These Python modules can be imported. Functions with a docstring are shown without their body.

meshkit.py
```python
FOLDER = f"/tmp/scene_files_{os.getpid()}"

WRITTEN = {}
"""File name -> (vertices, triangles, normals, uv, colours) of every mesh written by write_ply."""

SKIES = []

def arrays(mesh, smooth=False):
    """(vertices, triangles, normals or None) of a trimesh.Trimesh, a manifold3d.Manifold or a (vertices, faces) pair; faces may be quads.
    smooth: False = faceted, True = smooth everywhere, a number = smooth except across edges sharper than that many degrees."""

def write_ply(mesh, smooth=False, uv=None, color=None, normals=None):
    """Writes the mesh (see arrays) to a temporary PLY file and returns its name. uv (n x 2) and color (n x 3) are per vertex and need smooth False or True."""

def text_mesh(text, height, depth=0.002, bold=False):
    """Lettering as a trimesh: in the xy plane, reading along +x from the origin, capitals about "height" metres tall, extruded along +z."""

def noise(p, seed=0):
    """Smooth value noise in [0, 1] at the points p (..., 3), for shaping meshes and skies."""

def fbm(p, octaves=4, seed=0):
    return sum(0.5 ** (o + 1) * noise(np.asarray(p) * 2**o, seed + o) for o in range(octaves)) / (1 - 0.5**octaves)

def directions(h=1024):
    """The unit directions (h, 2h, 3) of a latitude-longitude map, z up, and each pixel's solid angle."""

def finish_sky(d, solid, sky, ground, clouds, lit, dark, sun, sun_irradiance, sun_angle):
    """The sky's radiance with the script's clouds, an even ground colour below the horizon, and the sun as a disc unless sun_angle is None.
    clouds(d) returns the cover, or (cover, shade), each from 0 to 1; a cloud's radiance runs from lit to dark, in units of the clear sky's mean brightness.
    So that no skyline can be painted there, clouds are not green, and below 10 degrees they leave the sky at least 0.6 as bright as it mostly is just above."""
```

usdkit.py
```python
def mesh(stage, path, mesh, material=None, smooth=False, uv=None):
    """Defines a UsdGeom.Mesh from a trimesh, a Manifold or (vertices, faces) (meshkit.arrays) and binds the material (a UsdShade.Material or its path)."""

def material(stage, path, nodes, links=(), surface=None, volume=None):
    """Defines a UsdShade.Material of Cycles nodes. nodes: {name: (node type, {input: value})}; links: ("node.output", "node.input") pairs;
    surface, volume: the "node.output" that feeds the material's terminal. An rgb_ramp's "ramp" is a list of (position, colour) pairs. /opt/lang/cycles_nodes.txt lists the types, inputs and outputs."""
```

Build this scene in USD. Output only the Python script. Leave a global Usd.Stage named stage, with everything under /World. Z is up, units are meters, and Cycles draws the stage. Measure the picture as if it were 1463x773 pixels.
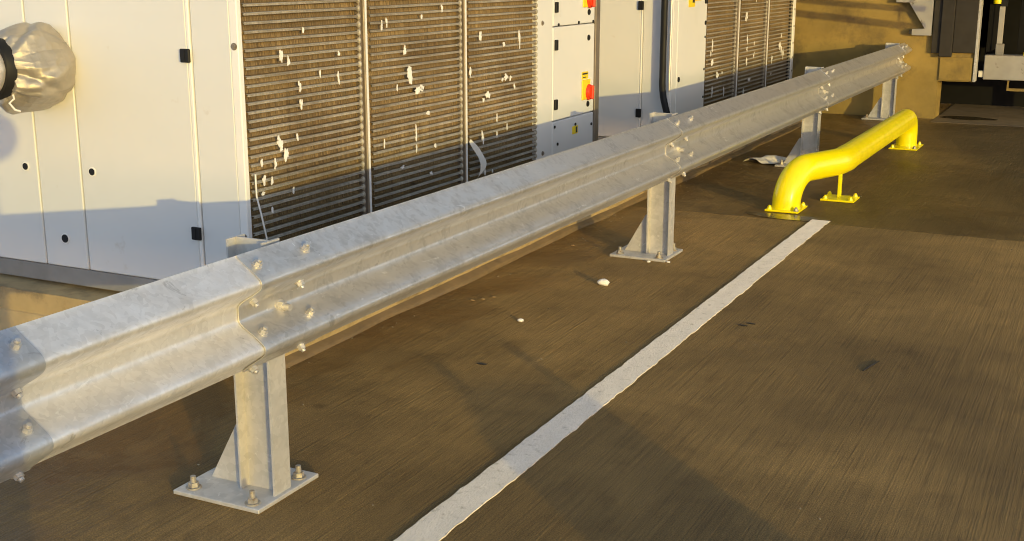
import math, random
import numpy as np, trimesh, usdkit, meshkit
from shapely.geometry import Polygon
from shapely.ops import unary_union
from pxr import Usd, UsdGeom, UsdLux, UsdShade, Sdf, Gf

stage = Usd.Stage.CreateInMemory()
UsdGeom.SetStageUpAxis(stage, UsdGeom.Tokens.z)
UsdGeom.SetStageMetersPerUnit(stage, 1.0)
world = UsdGeom.Xform.Define(stage, '/World'); stage.SetDefaultPrim(world.GetPrim())
UsdGeom.Scope.Define(stage, '/World/Looks')
rng = random.Random(7); nrg = np.random.default_rng(7)

# ---------------------------------------------------------------- camera, sky, sun
EXPOSURE = 0.5
SUN_INTENSITY, SUN_COLOR = 0.50, (1.0, 0.76, 0.215)
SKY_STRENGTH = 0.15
FILL_VEIL_LOW, FILL_VEIL_HIGH = (1.75, 2.55, 4.2), (3.6, 4.8, 7.2)      # added sky fill brightening the shade, stronger at the horizon, weaker overhead
EL = math.radians(5.7)
SUN = np.array([1.18, -1.0, 0.0]) / math.hypot(1.18, 1.0) * math.cos(EL); SUN[2] = math.sin(EL)   # towards the sun

YAW, PITCH = math.radians(26.5597), math.radians(13.9521)
fw = np.array([-math.sin(YAW) * math.cos(PITCH), math.cos(YAW) * math.cos(PITCH), -math.sin(PITCH)])
rt = np.array([math.cos(YAW), math.sin(YAW), 0.0]); up = np.cross(rt, fw)
cam = UsdGeom.Camera.Define(stage, '/World/camera')
m = Gf.Matrix4d(*rt, 0, *up, 0, *(-fw), 0, 1.9594, -2.4718, 1.4163, 1)
cam.AddTransformOp().Set(m)
cam.CreateHorizontalApertureAttr(36.0); cam.CreateVerticalApertureAttr(36.0 * 541 / 1024)
cam.CreateFocalLengthAttr(1743.1 / 1463 * 36.0)
cam.CreateClippingRangeAttr(Gf.Vec2f(0.05, 1000))
cam.CreateExposureAttr(EXPOSURE)

dome = UsdLux.DomeLight.Define(stage, '/World/sky')
skym = usdkit.material(stage, '/World/Looks/sky_look', {
    's': ('sky_texture', {'sky_type': 'single_scattering', 'sun_disc': False, 'sun_elevation': EL,
                          'sun_rotation': math.atan2(SUN[0], SUN[1]), 'altitude': 0.0, 'air_density': 1.0, 'aerosol_density': 1.0, 'ozone_density': 1.2}),
    # blue-white fill added to the sky colour to brighten shaded faces
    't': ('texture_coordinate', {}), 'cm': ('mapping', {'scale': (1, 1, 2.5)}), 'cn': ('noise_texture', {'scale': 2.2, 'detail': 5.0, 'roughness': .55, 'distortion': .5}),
    'cr': ('rgb_ramp', {'ramp': [(.3, FILL_VEIL_LOW), (.7, FILL_VEIL_HIGH)]}), 'sz': ('separate_xyz', {}), 'hz': ('rgb_ramp', {'ramp': [(0.0, (1.12, 1.12, 1.12)), (.2, (.78, .78, .78)), (.5, (.3, .3, .3)), (1.0, (.12, .12, .12))]}), 'hm': ('mix_color', {'blend_type': 'multiply', 'fac': 1.0, 'use_clamp': False}),
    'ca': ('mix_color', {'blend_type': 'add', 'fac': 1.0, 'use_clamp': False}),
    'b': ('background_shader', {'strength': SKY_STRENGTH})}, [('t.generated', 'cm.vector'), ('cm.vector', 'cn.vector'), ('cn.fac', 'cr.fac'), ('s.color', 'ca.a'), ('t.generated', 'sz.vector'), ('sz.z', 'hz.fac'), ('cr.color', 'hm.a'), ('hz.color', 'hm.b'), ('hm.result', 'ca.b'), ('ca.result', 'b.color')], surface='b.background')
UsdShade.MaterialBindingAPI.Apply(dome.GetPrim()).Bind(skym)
dome.GetPrim().SetCustomDataByKey('kind', 'structure'); dome.GetPrim().SetCustomDataByKey('label', 'low evening sky with added blue white fill lighting the car park'); dome.GetPrim().SetCustomDataByKey('category', 'sky')
sun = UsdLux.DistantLight.Define(stage, '/World/sun')
sun.CreateAngleAttr(0.4); sun.CreateIntensityAttr(SUN_INTENSITY); sun.CreateNormalizeAttr(True); sun.CreateColorAttr(Gf.Vec3f(*SUN_COLOR))
rot = Gf.Rotation(Gf.Vec3d(0, 0, -1), Gf.Vec3d(*(-SUN)))
sun.AddTransformOp().Set(Gf.Matrix4d().SetRotate(rot))

# ---------------------------------------------------------------- helpers
used = {}
def path_of(name, parent=None):
    base = (parent.GetPath().pathString if parent is not None else '/World') + '/' + name
    n = used.get(base, 0); used[base] = n + 1
    return base if n == 0 else '%s_%03d' % (base, n)

def obj(name, mesh, mat, parent=None, smooth=30, label=None):
    if isinstance(mesh, list): mesh = trimesh.util.concatenate(mesh)
    g = usdkit.mesh(stage, path_of(name, parent), mesh, MATS[mat], smooth=smooth).GetPrim()
    if label: g.SetCustomDataByKey('label', label)
    return g

def tag(o, label, cat, group=None, kind=None):
    o.SetCustomDataByKey('label', label); o.SetCustomDataByKey('category', cat)
    if group: o.SetCustomDataByKey('group', group)
    if kind: o.SetCustomDataByKey('kind', kind)
    return o

def struct(name, mesh, mat, label, cat, smooth=30):
    return tag(obj(name, mesh, mat, None, smooth), label, cat, kind='structure')

def thing(name, label, cat, group=None, loc=(0, 0, 0)):
    x = UsdGeom.Xform.Define(stage, path_of(name))
    if any(loc): x.AddTranslateOp().Set(Gf.Vec3d(*loc))
    return tag(x.GetPrim(), label, cat, group)

def T(mesh, off):
    mesh = mesh.copy(); mesh.apply_translation(off); return mesh

def box(x0, x1, y0, y1, z0, z1, ch=0.0):
    x0, x1 = sorted((x0, x1)); y0, y1 = sorted((y0, y1)); z0, z1 = sorted((z0, z1))
    if ch <= 0:
        b = trimesh.creation.box((x1 - x0, y1 - y0, z1 - z0)); b.apply_translation(((x0 + x1) / 2, (y0 + y1) / 2, (z0 + z1) / 2)); return b
    c = min(ch, (x1 - x0) * .45, (y1 - y0) * .45, (z1 - z0) * .45); pts = []
    for x, sx in ((x0, 1), (x1, -1)):
        for y, sy in ((y0, 1), (y1, -1)):
            for z, sz in ((z0, 1), (z1, -1)):
                pts += [(x + sx * c, y + sy * c, z), (x + sx * c, y, z + sz * c), (x, y + sy * c, z + sz * c)]
    return trimesh.convex.convex_hull(np.array(pts))

def frame_to(axis):
    a = np.array(axis, float); a /= np.linalg.norm(a)
    h = np.array([0, 0, 1.0]) if abs(a[2]) < .9 else np.array([1.0, 0, 0])
    x = np.cross(h, a); x /= np.linalg.norm(x); y = np.cross(a, x)
    M = np.eye(4); M[:3, 0], M[:3, 1], M[:3, 2] = x, y, a
    return M

def cyl(base, axis, r, h, n=20, r2=None, spin=0.0):
    """cylinder / frustum whose base centre is base, going h along axis"""
    r2 = r if r2 is None else r2
    prof = [(0, 0), (r, 0), (r2, h), (0, h)]
    mshs = trimesh.creation.revolve(np.array(prof), sections=n)
    M = frame_to(axis); R = trimesh.transformations.rotation_matrix(spin, (0, 0, 1)); mshs.apply_transform(R); mshs.apply_transform(M); mshs.apply_translation(base)
    return mshs

def tube(pts, r, n=20, cap=True):
    pts = np.array(pts, float); rr = np.broadcast_to(np.asarray(r, float), (len(pts),))
    t = np.gradient(pts, axis=0); t /= np.linalg.norm(t, axis=1, keepdims=True)
    nrm = np.cross(t[0], [0, 0, 1.0] if abs(t[0][2]) < .9 else [1.0, 0, 0]); nrm /= np.linalg.norm(nrm)
    V = []
    for p, d, q in zip(pts, t, rr):
        nrm = nrm - d * (nrm @ d); nrm /= np.linalg.norm(nrm); b = np.cross(d, nrm)
        a = np.linspace(0, 2 * math.pi, n, endpoint=False)
        V.append(p + q * (np.cos(a)[:, None] * nrm + np.sin(a)[:, None] * b))
    V = np.vstack(V); F = []
    for i in range(len(pts) - 1):
        for j in range(n):
            a, b = i * n + j, i * n + (j + 1) % n
            F += [(a, b, b + n), (a, b + n, a + n)]
    if cap:
        V = np.vstack([V, pts[0], pts[-1]]); e = len(V)
        for j in range(n):
            F.append((e - 2, (j + 1) % n, j)); k = (len(pts) - 1) * n
            F.append((e - 1, k + j, k + (j + 1) % n))
    mm = trimesh.Trimesh(V, F, process=False)
    if mm.volume < 0: mm.invert()
    return mm

def prism(poly, d, axis):
    """polygon extruded; axis 'x': poly in (y,z) from d0 to d1; 'y': poly in (x,z); 'z': poly in (x,y)"""
    e = trimesh.creation.extrude_polygon(Polygon(poly), d[1] - d[0], engine='earcut'); v = e.vertices.copy()
    if axis == 'x': nv = np.c_[v[:, 2] + d[0], v[:, 0], v[:, 1]]
    elif axis == 'y': nv = np.c_[v[:, 0], v[:, 2] + d[0], v[:, 1]]
    else: nv = np.c_[v[:, 0], v[:, 1], v[:, 2] + d[0]]
    e = trimesh.Trimesh(nv, e.faces, process=False)
    if e.volume < 0: e.invert()
    return e

# ---------------------------------------------------------------- materials
MATS = {}
def mat(name, nodes, links, surface='p.BSDF'):
    MATS[name] = usdkit.material(stage, '/World/Looks/' + name, nodes, links, surface=surface)

def plain(name, col, rough=.5, metal=0.0, var=.12, scale=5.0, dirt=None, dirt_scale=3.0, dirt_lo=.55, dirt_hi=.75, bump=0.0, bscale=60.0, stretch=(1, 1, 1), rvar=.08, spec=.5, drough=0.0):
    c = np.array(col, float)
    nodes = {'g': ('geometry', {}), 'mp': ('mapping', {'scale': stretch}),
             'n': ('noise_texture', {'scale': scale, 'detail': 5.0, 'roughness': .6}),
             'r': ('rgb_ramp', {'ramp': [(.25, tuple(c * (1 - var))), (.5, tuple(c)), (.75, tuple(np.minimum(c * (1 + var), .95)))]}),
             'rr': ('map_range', {'from_min': .3, 'from_max': .7, 'to_min': rough - rvar, 'to_max': rough + rvar}),
             'n2': ('noise_texture', {'scale': scale * 2.7, 'detail': 3.0}),
             'p': ('principled_bsdf', {'metallic': metal, 'specular_ior_level': spec, 'diffuse_roughness': drough})}
    links = [('g.position', 'mp.vector'), ('mp.vector', 'n.vector'), ('n.fac', 'r.fac'), ('g.position', 'n2.vector'), ('n2.fac', 'rr.value'), ('rr.result', 'p.roughness')]
    last = 'r.color'
    if dirt is not None:
        nodes['dn'] = ('noise_texture', {'scale': dirt_scale, 'detail': 8.0, 'roughness': .65})
        nodes['dr'] = ('rgb_ramp', {'ramp': [(dirt_lo, (0, 0, 0)), (dirt_hi, (1, 1, 1))]})
        nodes['dm'] = ('mix_color', {'blend_type': 'mix', 'b': dirt})
        links += [('g.position', 'dn.vector'), ('dn.fac', 'dr.fac'), ('dr.color', 'dm.fac'), (last, 'dm.a')]; last = 'dm.result'
    links.append((last, 'p.base_color'))
    if bump:
        nodes['bn'] = ('noise_texture', {'scale': bscale, 'detail': 4.0, 'roughness': .6}); nodes['bp'] = ('bump', {'strength': bump, 'distance': .004})
        links += [('mp.vector', 'bn.vector'), ('bn.fac', 'bp.height'), ('bp.normal', 'p.normal')]
    mat(name, nodes, links)

def deck(name, col, rough, wet_kerb, wet_bias):
    """brushed concrete: grooves along y, damp patches, stains"""
    c = np.array(col)
    nodes = {'g': ('geometry', {}),
        'mg': ('mapping', {'scale': (125, 1.7, 1)}), 'ng': ('noise_texture', {'scale': 1.0, 'detail': 4.0, 'roughness': .72}),
        'mg2': ('mapping', {'scale': (95, 1.1, 1), 'location': (5, 2, 0)}), 'ng2': ('noise_texture', {'scale': 1.0, 'detail': 2.0}),
        'nf': ('noise_texture', {'scale': 230.0, 'detail': 2.0, 'roughness': .7}),
        'nl': ('noise_texture', {'scale': .8, 'detail': 5.0, 'roughness': .62, 'distortion': .4}),
        'nm': ('noise_texture', {'scale': 5.5, 'detail': 6.0, 'roughness': .7}),
        'rl': ('rgb_ramp', {'ramp': [(.3, tuple(c * .58)), (.5, tuple(c)), (.66, tuple(c * 1.42))]}),
        'rm': ('rgb_ramp', {'ramp': [(.3, (.74, .72, .69)), (.46, (1, 1, 1)), (.75, (1.14, 1.14, 1.14))]}),
        'rg': ('rgb_ramp', {'ramp': [(.30, (.60, .58, .54)), (.47, (.95, .94, .92)), (.55, (1.08, 1.07, 1.05)), (.68, (1.48, 1.45, 1.40))]}),
        'm1': ('mix_color', {'blend_type': 'multiply', 'fac': 1.0, 'use_clamp': False}), 'm2': ('mix_color', {'blend_type': 'multiply', 'fac': .8, 'use_clamp': False}),
        'rf': ('rgb_ramp', {'ramp': [(.33, (.52, .5, .47)), (.5, (1, 1, 1)), (.66, (1.6, 1.58, 1.54))]}), 'm3': ('mix_color', {'blend_type': 'multiply', 'fac': .9, 'use_clamp': False}),
        # damp: near the kerb and in patches
        'sx': ('separate_xyz', {}), 'kx': ('map_range', {'from_min': -.1, 'from_max': -.72, 'to_min': 0.0, 'to_max': wet_kerb, 'clamp': True}),
        'nw': ('noise_texture', {'scale': 1.7, 'detail': 6.0, 'roughness': .7, 'distortion': .6}),
        'aw': ('math', {'math_type': 'add'}), 'w': ('map_range', {'from_min': .62 - wet_bias, 'from_max': .82 - wet_bias, 'clamp': True}),
        'wm': ('mix_color', {'blend_type': 'multiply', 'b': (.52, .42, .28)}),
        'st': ('voronoi_texture', {'scale': 2.1, 'randomness': 1.0}), 'sr': ('rgb_ramp', {'ramp': [(0.0, (.28, .25, .22)), (.035, (.5, .47, .42)), (.075, (1, 1, 1))]}), 'sm': ('mix_color', {'blend_type': 'multiply', 'fac': .8}),
        'ro': ('map_range', {'from_min': 0, 'from_max': 1, 'to_min': rough, 'to_max': .3}),
        'hb': ('rgb_to_bw', {}), 'hbs': ('math', {'math_type': 'multiply', 'value2': .55}), 'h1': ('math', {'math_type': 'multiply_add', 'value2': .28}), 'h2': ('math', {'math_type': 'multiply_add', 'value2': .30}),
        'bp': ('bump', {'strength': 1.0, 'distance': .008}),
        'p': ('principled_bsdf', {'specular_ior_level': .25, 'diffuse_roughness': 1.0})}
    L = [('g.position', 'mg.vector'), ('mg.vector', 'ng.vector'), ('g.position', 'mg2.vector'), ('mg2.vector', 'ng2.vector'), ('g.position', 'nf.vector'), ('g.position', 'nl.vector'), ('g.position', 'nm.vector'),
         ('nl.fac', 'rl.fac'), ('nm.fac', 'rm.fac'), ('ng.fac', 'rg.fac'), ('rl.color', 'm1.a'), ('rm.color', 'm1.b'), ('m1.result', 'm2.a'), ('rg.color', 'm2.b'),
         ('g.position', 'sx.vector'), ('sx.x', 'kx.value'), ('g.position', 'nw.vector'), ('nw.fac', 'aw.value1'), ('kx.result', 'aw.value2'), ('aw.value', 'w.value'),
         ('m2.result', 'm3.a'), ('nf.fac', 'rf.fac'), ('rf.color', 'm3.b'), ('m3.result', 'wm.a'), ('w.result', 'wm.fac'), ('g.position', 'st.vector'), ('st.distance', 'sr.fac'), ('wm.result', 'sm.a'), ('sr.color', 'sm.b'), ('sm.result', 'p.base_color'),
         ('w.result', 'ro.value'), ('ro.result', 'p.roughness'),
         ('ng2.fac', 'h1.value1'), ('rg.color', 'hb.color'), ('hb.val', 'hbs.value1'), ('hbs.value', 'h1.value3'), ('nf.fac', 'h2.value1'), ('h1.value', 'h2.value3'), ('h2.value', 'bp.height'), ('bp.normal', 'p.normal')]
    mat(name, nodes, L)
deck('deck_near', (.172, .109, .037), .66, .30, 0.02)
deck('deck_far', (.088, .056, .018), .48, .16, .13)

def galv(name, lo, hi, rough, metal, spangle=48.0, smudge=(.2, .19, .17)):
    nodes = {'g': ('geometry', {}), 'nd': ('noise_texture', {'scale': 26.0, 'detail': 2.0}), 'ad': ('mix_color', {'blend_type': 'add', 'fac': .05, 'use_clamp': False}),
        'v': ('voronoi_texture', {'scale': spangle, 'randomness': 1.0}), 'sv': ('separate_color', {}),
        'nl': ('noise_texture', {'scale': 9.0, 'detail': 6.0, 'roughness': .65}),
        'mx': ('math', {'math_type': 'multiply_add', 'value2': .20}), 'sc': ('math', {'math_type': 'multiply_add', 'value2': .80, 'value3': 0.0}),
        'r': ('rgb_ramp', {'ramp': [(.25, lo), (.75, hi)]}),
        'ns': ('noise_texture', {'scale': 13.0, 'detail': 7.0, 'roughness': .7, 'distortion': .8}), 'rs': ('rgb_ramp', {'ramp': [(.63, (0, 0, 0)), (.67, (1, 1, 1))]}), 'fs': ('math', {'math_type': 'multiply', 'value2': .4}),
        'ms': ('mix_color', {'b': smudge}),
        'mpw': ('mapping', {'scale': (1, .35, 1), 'rotation': (.5, 0, .3)}), 'nw': ('noise_texture', {'scale': 22.0, 'detail': 8.0, 'roughness': .75, 'distortion': 1.2}), 'rw': ('rgb_ramp', {'ramp': [(.62, (0, 0, 0)), (.66, (1, 1, 1))]}), 'fwm': ('math', {'math_type': 'multiply', 'value2': .6}),
        'mw': ('mix_color', {'b': (.86, .86, .84)}),
        'rr': ('map_range', {'from_min': .2, 'from_max': .8, 'to_min': rough + .12, 'to_max': rough - .08}),
        'bn': ('noise_texture', {'scale': 30.0, 'detail': 4.0}), 'bp': ('bump', {'strength': .16, 'distance': .004}),
        'p': ('principled_bsdf', {'metallic': metal})}
    L = [('g.position', 'nd.vector'), ('g.position', 'ad.a'), ('nd.color', 'ad.b'), ('ad.result', 'v.vector'), ('v.color', 'sv.color'), ('g.position', 'nl.vector'),
         ('nl.fac', 'sc.value1'), ('sv.r', 'mx.value1'), ('sc.value', 'mx.value3'), ('mx.value', 'r.fac'), ('g.position', 'ns.vector'), ('ns.fac', 'rs.fac'), ('rs.color', 'fs.value1'), ('fs.value', 'ms.fac'), ('r.color', 'ms.a'),
         ('g.position', 'mpw.vector'), ('mpw.vector', 'nw.vector'), ('nw.fac', 'rw.fac'), ('rw.color', 'fwm.value1'), ('fwm.value', 'mw.fac'), ('ms.result', 'mw.a'), ('mw.result', 'p.base_color'),
         ('mx.value', 'rr.value'), ('rr.result', 'p.roughness'), ('g.position', 'bn.vector'), ('bn.fac', 'bp.height'), ('bp.normal', 'p.normal')]
    mat(name, nodes, L)
galv('galvanised', (.54, .53, .515), (.80, .79, .77), .44, .6, 70.0)
galv('galvanised_mid', (.38, .37, .35), (.64, .63, .60), .36, .7, 70.0)
galv('galvanised_dull', (.36, .37, .38), (.56, .57, .58), .46, .7, 70.0)
galv('galvanised_post', (.40, .39, .37), (.60, .585, .56), .5, .4, 45.0)
plain('zinc_bolt', (.52, .51, .49), .42, .6, .15, 60)
plain('rusty_zinc', (.33, .31, .275), .5, .4, .3, 80, dirt=(.24, .16, .08), dirt_scale=60, dirt_lo=.52, dirt_hi=.64)
plain('white_panel', (.665, .665, .655), .42, 0, .03, 1.2, dirt=(.5, .44, .36), dirt_scale=7, dirt_lo=.66, dirt_hi=.86)
plain('white_trim', (.78, .765, .74), .38, 0, .03, 2)
plain('base_steel', (.26, .25, .235), .5, .35, .22, 5, dirt=(.14, .10, .06), dirt_scale=6)
plain('dark_gap', (.03, .028, .026), .7)
plain('black_plastic', (.012, .012, .012), .55, 0, .1, spec=.25)
plain('brown_steel', (.21, .175, .135), .5, .4, .2, 9)
plain('red_plastic', (.72, .05, .012), .35, 0, .05)
plain('yellow_plastic', (.80, .60, .02), .4, 0, .05)
plain('yellow_paint', (.87, .735, .002), .24, 0, .015, 3, dirt=(.22, .17, .03), dirt_scale=24, dirt_lo=.69, dirt_hi=.73, rvar=.02)
plain('black_print', (.02, .02, .02), .6)
plain('white_debris', (.8, .78, .74), .6, 0, .1, 30)
plain('grey_rag', (.70, .67, .61), .7, 0, .2, 14)
plain('road_paint', (.62, .555, .46), .65, 0, .10, 9, dirt=(.34, .29, .21), dirt_scale=34, dirt_lo=.57, dirt_hi=.72, bump=.9, bscale=90, stretch=(2, .7, 1), spec=.25, drough=1.0)
plain('plinth_concrete', (.36, .265, .125), .72, 0, .2, 5, dirt=(.10, .075, .04), dirt_scale=3.2, dirt_lo=.5, dirt_hi=.68, bump=.4, bscale=50)
plain('wet_mortar', (.17, .115, .05), .5, 0, .25, 7, dirt=(.08, .055, .025), dirt_scale=5, bump=.3, bscale=50)
plain('wall_concrete', (.28, .195, .052), .75, 0, .26, 3.2, dirt=(.15, .105, .04), dirt_scale=3.4, dirt_lo=.50, dirt_hi=.68, bump=.3, bscale=35)
plain('block_concrete', (.3, .28, .25), .8, 0, .15, 4, bump=.3, bscale=30)
plain('dark_brown', (.022, .018, .014), .7, 0, .3, 4)
plain('painted_bay_shade', (.008, .008, .008), .75, 0, .3, 3, spec=.15)  # near-black colour standing in for the shade inside the bay
plain('grey_steel', (.38, .365, .34), .5, .3, .12, 6, dirt=(.12, .10, .08), dirt_scale=9, dirt_lo=.62, dirt_hi=.72)
plain('foil', (.42, .38, .31), .46, .65, .12, 8, rvar=.06, bump=.3, bscale=45)
plain('pipe_jacket', (.60, .57, .53), .34, .6, .1, 10)
plain('grit', (.34, .29, .21), .8, 0, .5, 300)
plain('bay_slab', (.20, .145, .075), .6, 0, .25, 5, dirt=(.10, .07, .03), dirt_scale=4, bump=.2)
plain('wet_deck', (.055, .036, .013), .16, 0, .2, 20, rvar=.05)
plain('dark_twig', (.02, .016, .012), .8)
plain('tan_leaf', (.3, .2, .09), .8, 0, .3, 60)

# condenser coil: dirty fins with fine vertical ribs
mat('fins', {'g': ('geometry', {}), 'mv': ('mapping', {'scale': (1, 240, 5)}), 'nv': ('noise_texture', {'scale': 1.0, 'detail': 2.0}),
    'nl': ('noise_texture', {'scale': 3.2, 'detail': 6.0, 'roughness': .7}), 'mh': ('mapping', {'scale': (1, .9, 16)}), 'nh': ('noise_texture', {'scale': 1.0, 'detail': 4.0}),
    'rv': ('rgb_ramp', {'ramp': [(.3, (.11, .074, .030)), (.5, (.25, .175, .074)), (.7, (.42, .31, .15))]}),
    'rl': ('rgb_ramp', {'ramp': [(.3, (.62, .58, .52)), (.6, (1, 1, 1)), (.75, (1.3, 1.28, 1.25))]}), 'rh': ('rgb_ramp', {'ramp': [(.35, (.72, .7, .68)), (.65, (1.15, 1.15, 1.15))]}),
    'm1': ('mix_color', {'blend_type': 'multiply', 'fac': 1.0, 'use_clamp': False}), 'm2': ('mix_color', {'blend_type': 'multiply', 'fac': 1.0, 'use_clamp': False}),
    'bp': ('bump', {'strength': .5, 'distance': .003}), 'p': ('principled_bsdf', {'roughness': .55, 'metallic': .25})},
    [('g.position', 'mv.vector'), ('mv.vector', 'nv.vector'), ('nv.fac', 'rv.fac'), ('g.position', 'nl.vector'), ('nl.fac', 'rl.fac'), ('g.position', 'mh.vector'), ('mh.vector', 'nh.vector'), ('nh.fac', 'rh.fac'),
     ('rv.color', 'm1.a'), ('rl.color', 'm1.b'), ('m1.result', 'm2.a'), ('rh.color', 'm2.b'), ('m2.result', 'p.base_color'), ('nv.fac', 'bp.height'), ('bp.normal', 'p.normal')])
mat('tube_rows', {'g': ('geometry', {}), 'mv': ('mapping', {'scale': (1, 120, 8)}), 'nv': ('noise_texture', {'scale': 1.0, 'detail': 3.0}), 'nl': ('noise_texture', {'scale': 2.6, 'detail': 6.0, 'roughness': .7}),
    'rv': ('rgb_ramp', {'ramp': [(.3, (.36, .33, .265)), (.7, (.60, .56, .465))]}), 'rl': ('rgb_ramp', {'ramp': [(.3, (.55, .52, .48)), (.6, (1, 1, 1))]}),
    'm1': ('mix_color', {'blend_type': 'multiply', 'fac': 1.0}), 'p': ('principled_bsdf', {'roughness': .5, 'metallic': .1})},
    [('g.position', 'mv.vector'), ('mv.vector', 'nv.vector'), ('nv.fac', 'rv.fac'), ('g.position', 'nl.vector'), ('nl.fac', 'rl.fac'), ('rv.color', 'm1.a'), ('rl.color', 'm1.b'), ('m1.result', 'p.base_color')])

# ---------------------------------------------------------------- ground
def slab(x0, x1, y0, y1, z0, z1): return box(x0, x1, y0, y1, z0, z1)
struct('ground', box(-150, 150, -150, 150, -.5, -.06), 'block_concrete', 'broad base under the car park deck', 'ground')
JY = 4.422
dk = struct('car_park_deck', slab(-20, 30, -30, JY - .006, -.06, 0), 'deck_near', 'brown brushed concrete deck in front of the slab joint', 'deck')
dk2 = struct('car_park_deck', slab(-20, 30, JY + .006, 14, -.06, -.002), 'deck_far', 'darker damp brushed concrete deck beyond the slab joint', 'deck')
struct('slab_joint', box(-20, 30, JY - .006, JY + .006, -.06, -.014), 'dark_gap', 'dark straight joint between the two concrete slabs', 'joint')

# white line: hand rolled paint with ragged edges
ys = np.arange(-3.2, 4.49, .018); k = len(ys)
def ragged(seed, amp): return amp * (meshkit.fbm(np.c_[ys * 14, np.zeros(k), np.zeros(k)], 4, seed) - .5) + amp * .5 * (meshkit.noise(np.c_[ys * 45, np.zeros(k), np.zeros(k)], seed + 9) - .5)
xl, xr = .419 + ragged(1, .007), .521 + ragged(5, .009)
pl = list(zip(xl, ys)) + list(zip(xr, ys))[::-1]
line = prism(pl, (.0, .0035), 'z')
tag(obj('painted_line', line, 'road_paint', smooth=False), 'worn white painted bay line with ragged edges on the deck', 'painted line')

# plinth / kerb under the plant
pk = thing('concrete_plinth', 'low ochre concrete plinth running under the white plant units', 'plinth')
nz = lambda v, a, s: a * (meshkit.fbm(np.asarray(v) * s, 3, 3) - .5)
def rough_box(x0, x1, y0, y1, z0, z1, step, amp, scale):
    b = box(x0, x1, y0, y1, z0, z1)
    b = b.subdivide_to_size(step); v = b.vertices.copy()
    for a in range(3): v[:, a] += nz(v + a * 17.3, amp, scale)
    return trimesh.Trimesh(v, b.faces, process=False)
obj('plinth', rough_box(-2.9, -.705, .83, 9.2, -.02, .180, .16, .012, 5), 'plinth_concrete', pk, 25)
fil = []
yy = np.arange(.83, 9.2, .06); V = []; F = []
for i, y in enumerate(yy):
    w = .036 + .012 * (meshkit.noise(np.array([y * 3, 0, 0]), 4) - .5) * 2; h = .019 + .008 * (meshkit.noise(np.array([y * 2.3, 5, 0]), 8) - .5) * 2
    V += [(-.715, y, -.01), (-.705 + w, y, -.01), (-.705 + w, y, h * .55), (-.705 + w * .75, y, h), (-.715, y, h + .012)]
for i in range(len(yy) - 1):
    for j in range(5):
        a, b = i * 5 + j, i * 5 + (j + 1) % 5; F += [(a, a + 5, b + 5), (a, b + 5, b)]
f_ = trimesh.Trimesh(V, F, process=False); trimesh.repair.fix_normals(f_)
obj('end_fillet', prism([(.79, -.01), (.835, -.01), (.835, .095), (.822, .088)], (-2.9, -.715), 'x'), 'plinth_concrete', pk, 20)
obj('mortar_fillet', f_, 'wet_mortar', pk, 40)

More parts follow.
